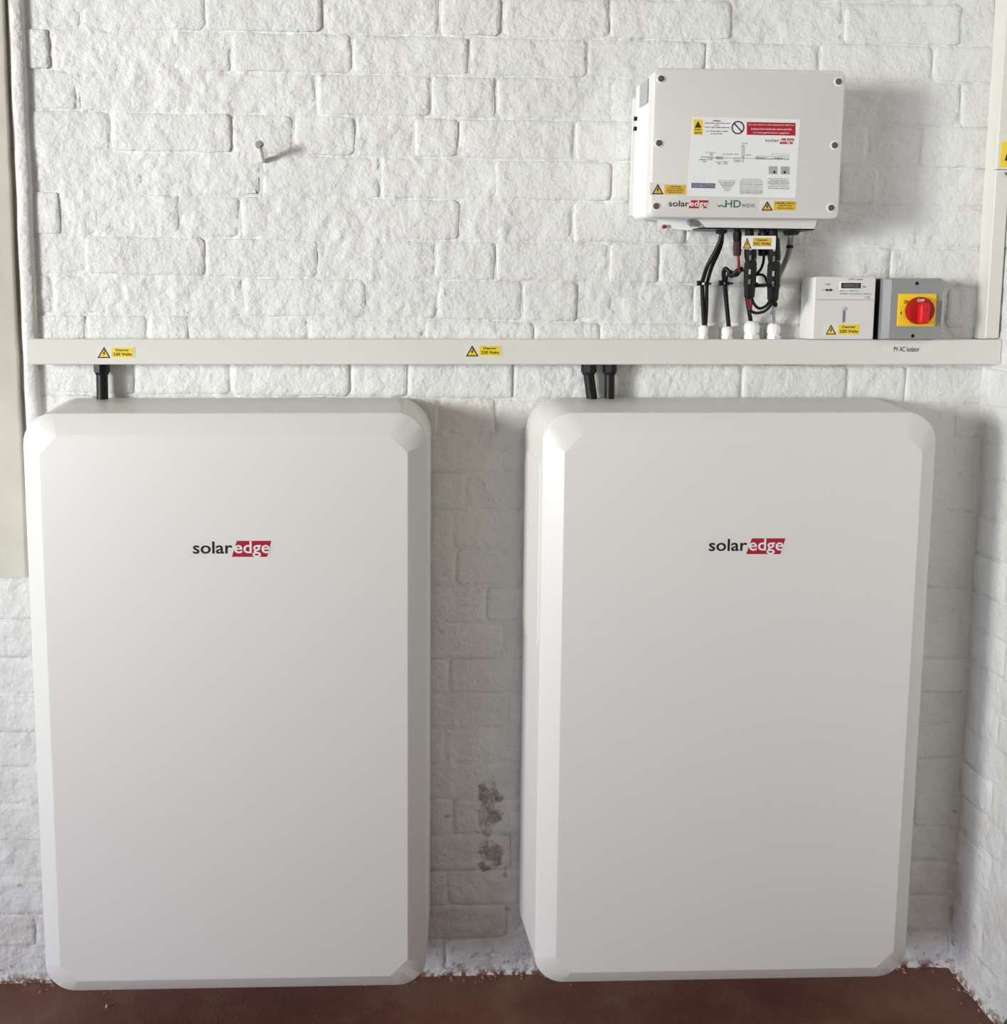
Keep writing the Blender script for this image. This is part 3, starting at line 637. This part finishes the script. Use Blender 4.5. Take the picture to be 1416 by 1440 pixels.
def tie(u, v, d, w_, label, clip=True):
    c_ = P(u, v, d); r = w_ / 720 / 2
    g = empty('cable_tie', c_, label, 'cable tie', 'black cable ties on the leads')
    MB().lathe((c_.x, c_.y, c_.z - 0.0035), (c_.x, c_.y, c_.z + 0.0035), [(0, r), (.2, r * 1.12), (.8, r * 1.12), (1, r)], 14).build('strap', 'black', g)
    MB().box(c_.x - r - 0.0065, c_.x - r + 0.001, c_.y + .003, c_.y - 0.006, c_.z - 0.004, c_.z + 0.006, .0008).build('buckle', 'black', g)
    MB().box(c_.x + r - 0.001, c_.x + r + 0.006, c_.y + .002, c_.y - 0.004, c_.z - 0.002, c_.z + 0.002, .0005).build('tail', 'black', g)
    if clip: MB().cyl((c_.x - r * .6, c_.y - r * 1.1, c_.z), (c_.x - r * .6, c_.y - r * 1.1 - .003, c_.z), 0.0024, n=12).build('white_tag', 'white', g)
tie(990, 399, .036, 11, 'black cable tie with a white dot round the leftmost double lead')
tie(1020.5, 398.5, .038, 11, 'black cable tie round the curled cable above the second white gland', False)
# DC plug connectors
def connector(u, v0, v1, w_, d, label, mat='black', tail='black', ridges=True):
    a_ = P(u, v0, d); b_ = P(u, v1, d); r = w_ / 725 / 2; L = a_.z - b_.z
    g = empty('plug_connector', (a_.x, a_.y, b_.z), label, 'connector', 'plug connectors under the inverter')
    MB().lathe(a_, (b_.x, b_.y, b_.z + L * .55), [(0, r * .72), (.3, r * .72), (.32, r * .95), (.85, r), (1, r * .9)], 14).build('socket', mat, g, 25)
    MB().lathe((b_.x, b_.y, b_.z + L * .55), (b_.x, b_.y, b_.z), [(0, r * .85), (.1, r), (.62, r), (.70, r * .9), (.94, r * .85), (1, r * .6)], 10).build('plug', tail, g, 20)
    if ridges:
        for t in (0.28, 0.42, 0.62, 0.76):
            z = a_.z - L * t
            MB().box(a_.x - 0.0016, a_.x + 0.0016, a_.y - r * .9, a_.y - r * 1.12, z - L * 0.035, z + L * 0.035).build('ridge_highlight', 'ltgrey' if t in (.28, .62) else 'greyink', g)  # ridges in grey: highlights of the black plastic put into their colour
connector(1036.5, 321, 360, 12.5, .085, 'short black connector with a maroon end and a red wire below', 'black', 'maroon', False)
connector(1053.5, 321, 420, 17, .095, 'long black plug connector behind the left end of the hanging danger label')
connector(1086.5, 321, 424, 18, .095, 'long black plug connector behind the right end of the hanging danger label')
connector(1072.5, 321, 360, 15, .085, 'short black connector between the two long ones, a thin black wire below', 'black', 'black', False)
cable('red_wire', [(1038, 359, .085), (1038.5, 367, .084), (1039, 376, .08), (1040, 381, .074)], 0.0026, 'redwire', 'short red wire hanging from the maroon ended connector')
cable('black_wire', [(1074, 359, .085), (1073.5, 368, .083), (1070, 378, .078), (1064, 385, .07), (1060, 386, .065)], 0.0026, 'rubber', 'thin black wire curving left below the short middle connector')
cable('black_wire', [(1060, 388, .07), (1066, 386, .075), (1073, 387, .078), (1077, 392, .075), (1079, 400, .07)], 0.0024, 'rubber', 'thin black wire arching between the two long connectors')
cable('black_wire', [(1057, 419, .092), (1060, 427, .09), (1067, 433.5, .088), (1076, 431, .088), (1082, 423, .088), (1084, 412, .086), (1084, 404, .085)], 0.0028, 'rubber', 'upper black loop slung under the pair of long connectors')
cable('black_wire', [(1054, 436, .07), (1060, 439.5, .072), (1067, 440, .075), (1076, 437, .08), (1083, 430, .085), (1086, 422, .09)], 0.0030, 'rubber', 'lower black loop slung under the pair of long connectors')
cable('red_wire', [(1051.5, 419, .092), (1052.5, 427, .08), (1054, 434, .065)], 0.0022, 'redwire', 'left red wire under the left long connector')
cable('red_wire', [(1055, 419, .094), (1056.5, 427, .082), (1056, 436, .068)], 0.0022, 'redwire', 'right red wire under the left long connector')
cable('black_cable', [(1050.5, 419, .088), (1052, 430, .06), (1054, 442, .036), (1056.5, 456, .026)], 0.0042, 'rubber', 'black cable rising out of the widest white gland')
cable('black_wire', [(1089, 423, .09), (1091.5, 427, .085), (1091, 430.5, .08), (1088, 428, .078), (1087.5, 420, .08)], 0.0026, 'rubber', 'tiny black loop below the right long connector')
b_ = P(1087.5, 458, .026); a_ = P(1085.5, 422, .06)
bc = empty('braided_cable', b_, 'silver braided cable rising out of the rightmost white gland', 'cable')
for ph in (0, 2.094, 4.189):
    MB().tube([a_ + (b_ - a_) * (i / 24) + Vector((math.cos(ph + i * 0.8), math.sin(ph + i * 0.8), 0)) * 0.0026 for i in range(25)], 0.0026, 8, 2).build('strand', 'silver', bc, 60)
cable('grey_cable', [(1112, 329, .08), (1111, 342, .078), (1108, 358, .07), (1101, 375, .06), (1095, 388, .05), (1090, 402, .045), (1088, 425, .04)], 0.0052, 'greycable', 'grey sheathed cable curving down from the wide right hand tray gland')
cc = P(1110.5, 347, .077); tag(MB().lathe((cc.x, cc.y, cc.z - .003), (cc.x, cc.y, cc.z + .003), [(0, .0062), (.3, .0070), (.7, .0070), (1, .0062)], 14).build('cable_sleeve', 'black'), 'narrow black band round the grey cable', 'band')
tie(1070, 401.5, .088, 12, 'black cable tie lashing the two long connectors together', False)
g = P(1097, 402, .09); gt = P(1060, 402, .09)
tag(MB().tube([(gt.x, -.083, gt.z), ((gt.x + g.x) / 2, -.108, g.z + .001), (g.x, -.085, g.z)], 0.0026, 8).build('cable_tie', 'black'), 'long black tie strap crossing in front of both long connectors', 'cable tie', 'black cable ties on the leads')
cl = P(1068, 394, .05); tag(MB().lathe((cl.x, -.0105, cl.z), (cl.x, -.058, cl.z), [(0, .0075), (.7, .0075), (.72, .0082), (.93, .0082), (1, .0065)], 20).build('cable_clip', 'white'), 'round white cable clip on the wall between the long connectors', 'clip')
# hanging danger label
hl = empty('danger_tag', P(1066, 342, .110), 'white and yellow danger tag hanging across the black connectors', 'label')
warning(hl, (1044.5, 334, 1056.5, 349.5), (1059, 334.5, 1084.5, 346.5), [('Danger', .2, .8), ('DC Volts', .05, .95)], .110, mat='amber', back=(1043, 331.5, 1090.5, 350.5), name='tag_card')

# ------------------------------------------------------------------ battery cables
BT = BZ1 + CH
def drop(u0, u1, w_, label, vg=527):
    d = 0.032; a_ = P(u0, 512, d); a_.z = tz0; gb = P(u0, vg, d); r = w_ / 690 / 2
    g = empty('battery_cable', (a_.x, -d, BT), label, 'cable', 'black battery cables below the trunking')
    MB().lathe((a_.x, -d, tz0 - .0004), (a_.x, -d, gb.z), [(0, r * 1.45), (.75, r * 1.45), (.82, r * 1.25), (1, r * 1.15)], 8).build('gland', 'black', g, 20)
    x1_ = P(u1, 562, d).x
    MB().tube([(a_.x, -d, gb.z + .003), ((a_.x + x1_) / 2, -d, (gb.z + BT) / 2), (x1_, -d, BT + 0.0005)], r, 14).build('sleeve', 'rubber', g, 60)
drop(143, 144, 15.5, 'single black cable between trunking and the left battery')
drop(828, 833.5, 15, 'left one of the two black cables into the right battery')
drop(857.5, 857, 14, 'right one of the two black cables into the right battery')

# ------------------------------------------------------------------ nail, rubble, odds and ends
nb = P(370, 227, 0.004); nh = P(365, 203, 0.060)
nl = empty('nail', nb, 'bent white painted nail sticking out of the brickwork, upper left', 'nail')
MB().tube([(nb.x, 0.004, nb.z), (nb.x, -0.012, nb.z + 0.002), (nb.x + (nh.x - nb.x) * .4, -0.032, nb.z + (nh.z - nb.z) * .45), (nh.x, -0.060, nh.z)], 0.0048, 10).build('shank', 'wall', nl, 60)
MB().cyl((nh.x, -0.0585, nh.z - .001), (nh.x - .001, -0.0625, nh.z + .0012), 0.0085, 0.0075, 14, .0006).build('head', 'grey', nl)

rn = random.Random(5); mb = MB()
for i in range(240):
    if i < 170: x = rn.uniform(-1.0, XR - .02); y = -0.012 - abs(rn.gauss(0, 0.012))
    else: y = rn.uniform(YE, -.02); x = XR - 0.012 - abs(rn.gauss(0, .012))
    s = rn.uniform(.0015, .0052); h = s * rn.uniform(.4, .9); ph = rn.uniform(0, 6)
    mb.loops([[Vector((x + s * rn.uniform(.7, 1.1) * math.cos(ph + k * 1.257), y + s * math.sin(ph + k * 1.257), 0.0003)) for k in range(5)],
              [Vector((x + s * .6 * math.cos(ph + k * 1.257), y + s * .6 * math.sin(ph + k * 1.257), h)) for k in range(5)]])
tag(mb.build('rubble', 'crumb', None, 0), 'fine crumbs of mortar lying along the foot of the walls', 'rubble', kind='stuff')
def floor_pt(u, v):
    k = Vector(((u - PX) / FPX, (v - PY) / FPX, 1.0)); t = -EYE / AZ.dot(k); return Vector((AX.dot(k) * t, -DIST + AD.dot(k) * t, 0))
fp = floor_pt(150, 1417)
tag(MB().loops([[fp + Vector((r * math.cos(a) * .6, r * math.sin(a), z)) for a in (0, 1.1, 2.3, 3.4, 4.4, 5.4)] for r, z in ((.0035, .0004), (.0045, .003), (.0025, .007))]).build('paint_flake', 'chip', None, 0), 'tiny pale flake lying alone on the floor below the left battery', 'flake')
# dark stone leaning on the foot of the right wall, near the camera
sp = Vector((1.188, -0.285, 0)); n_ = 14; rings = []
for z, r_ in ((0.0004, .019), (.015, .022), (.050, .022), (.076, .018), (.092, .011), (.099, .003)):
    rings.append([Vector((sp.x + r_ * math.cos(2 * math.pi * k / n_) * (1 + .16 * noise.noise((k * .9, z * 40, 2))), sp.y + r_ * math.sin(2 * math.pi * k / n_) * (1 + .16 * noise.noise((k * .9, z * 30, 7))), z + .004 * noise.noise((k, z * 90, 4)) * (z > .001))) for k in range(n_)])
tag(MB().loops(rings).build('stone', 'dark', None, 25), 'dark grey stone standing at the foot of the right wall, bottom right corner', 'stone')
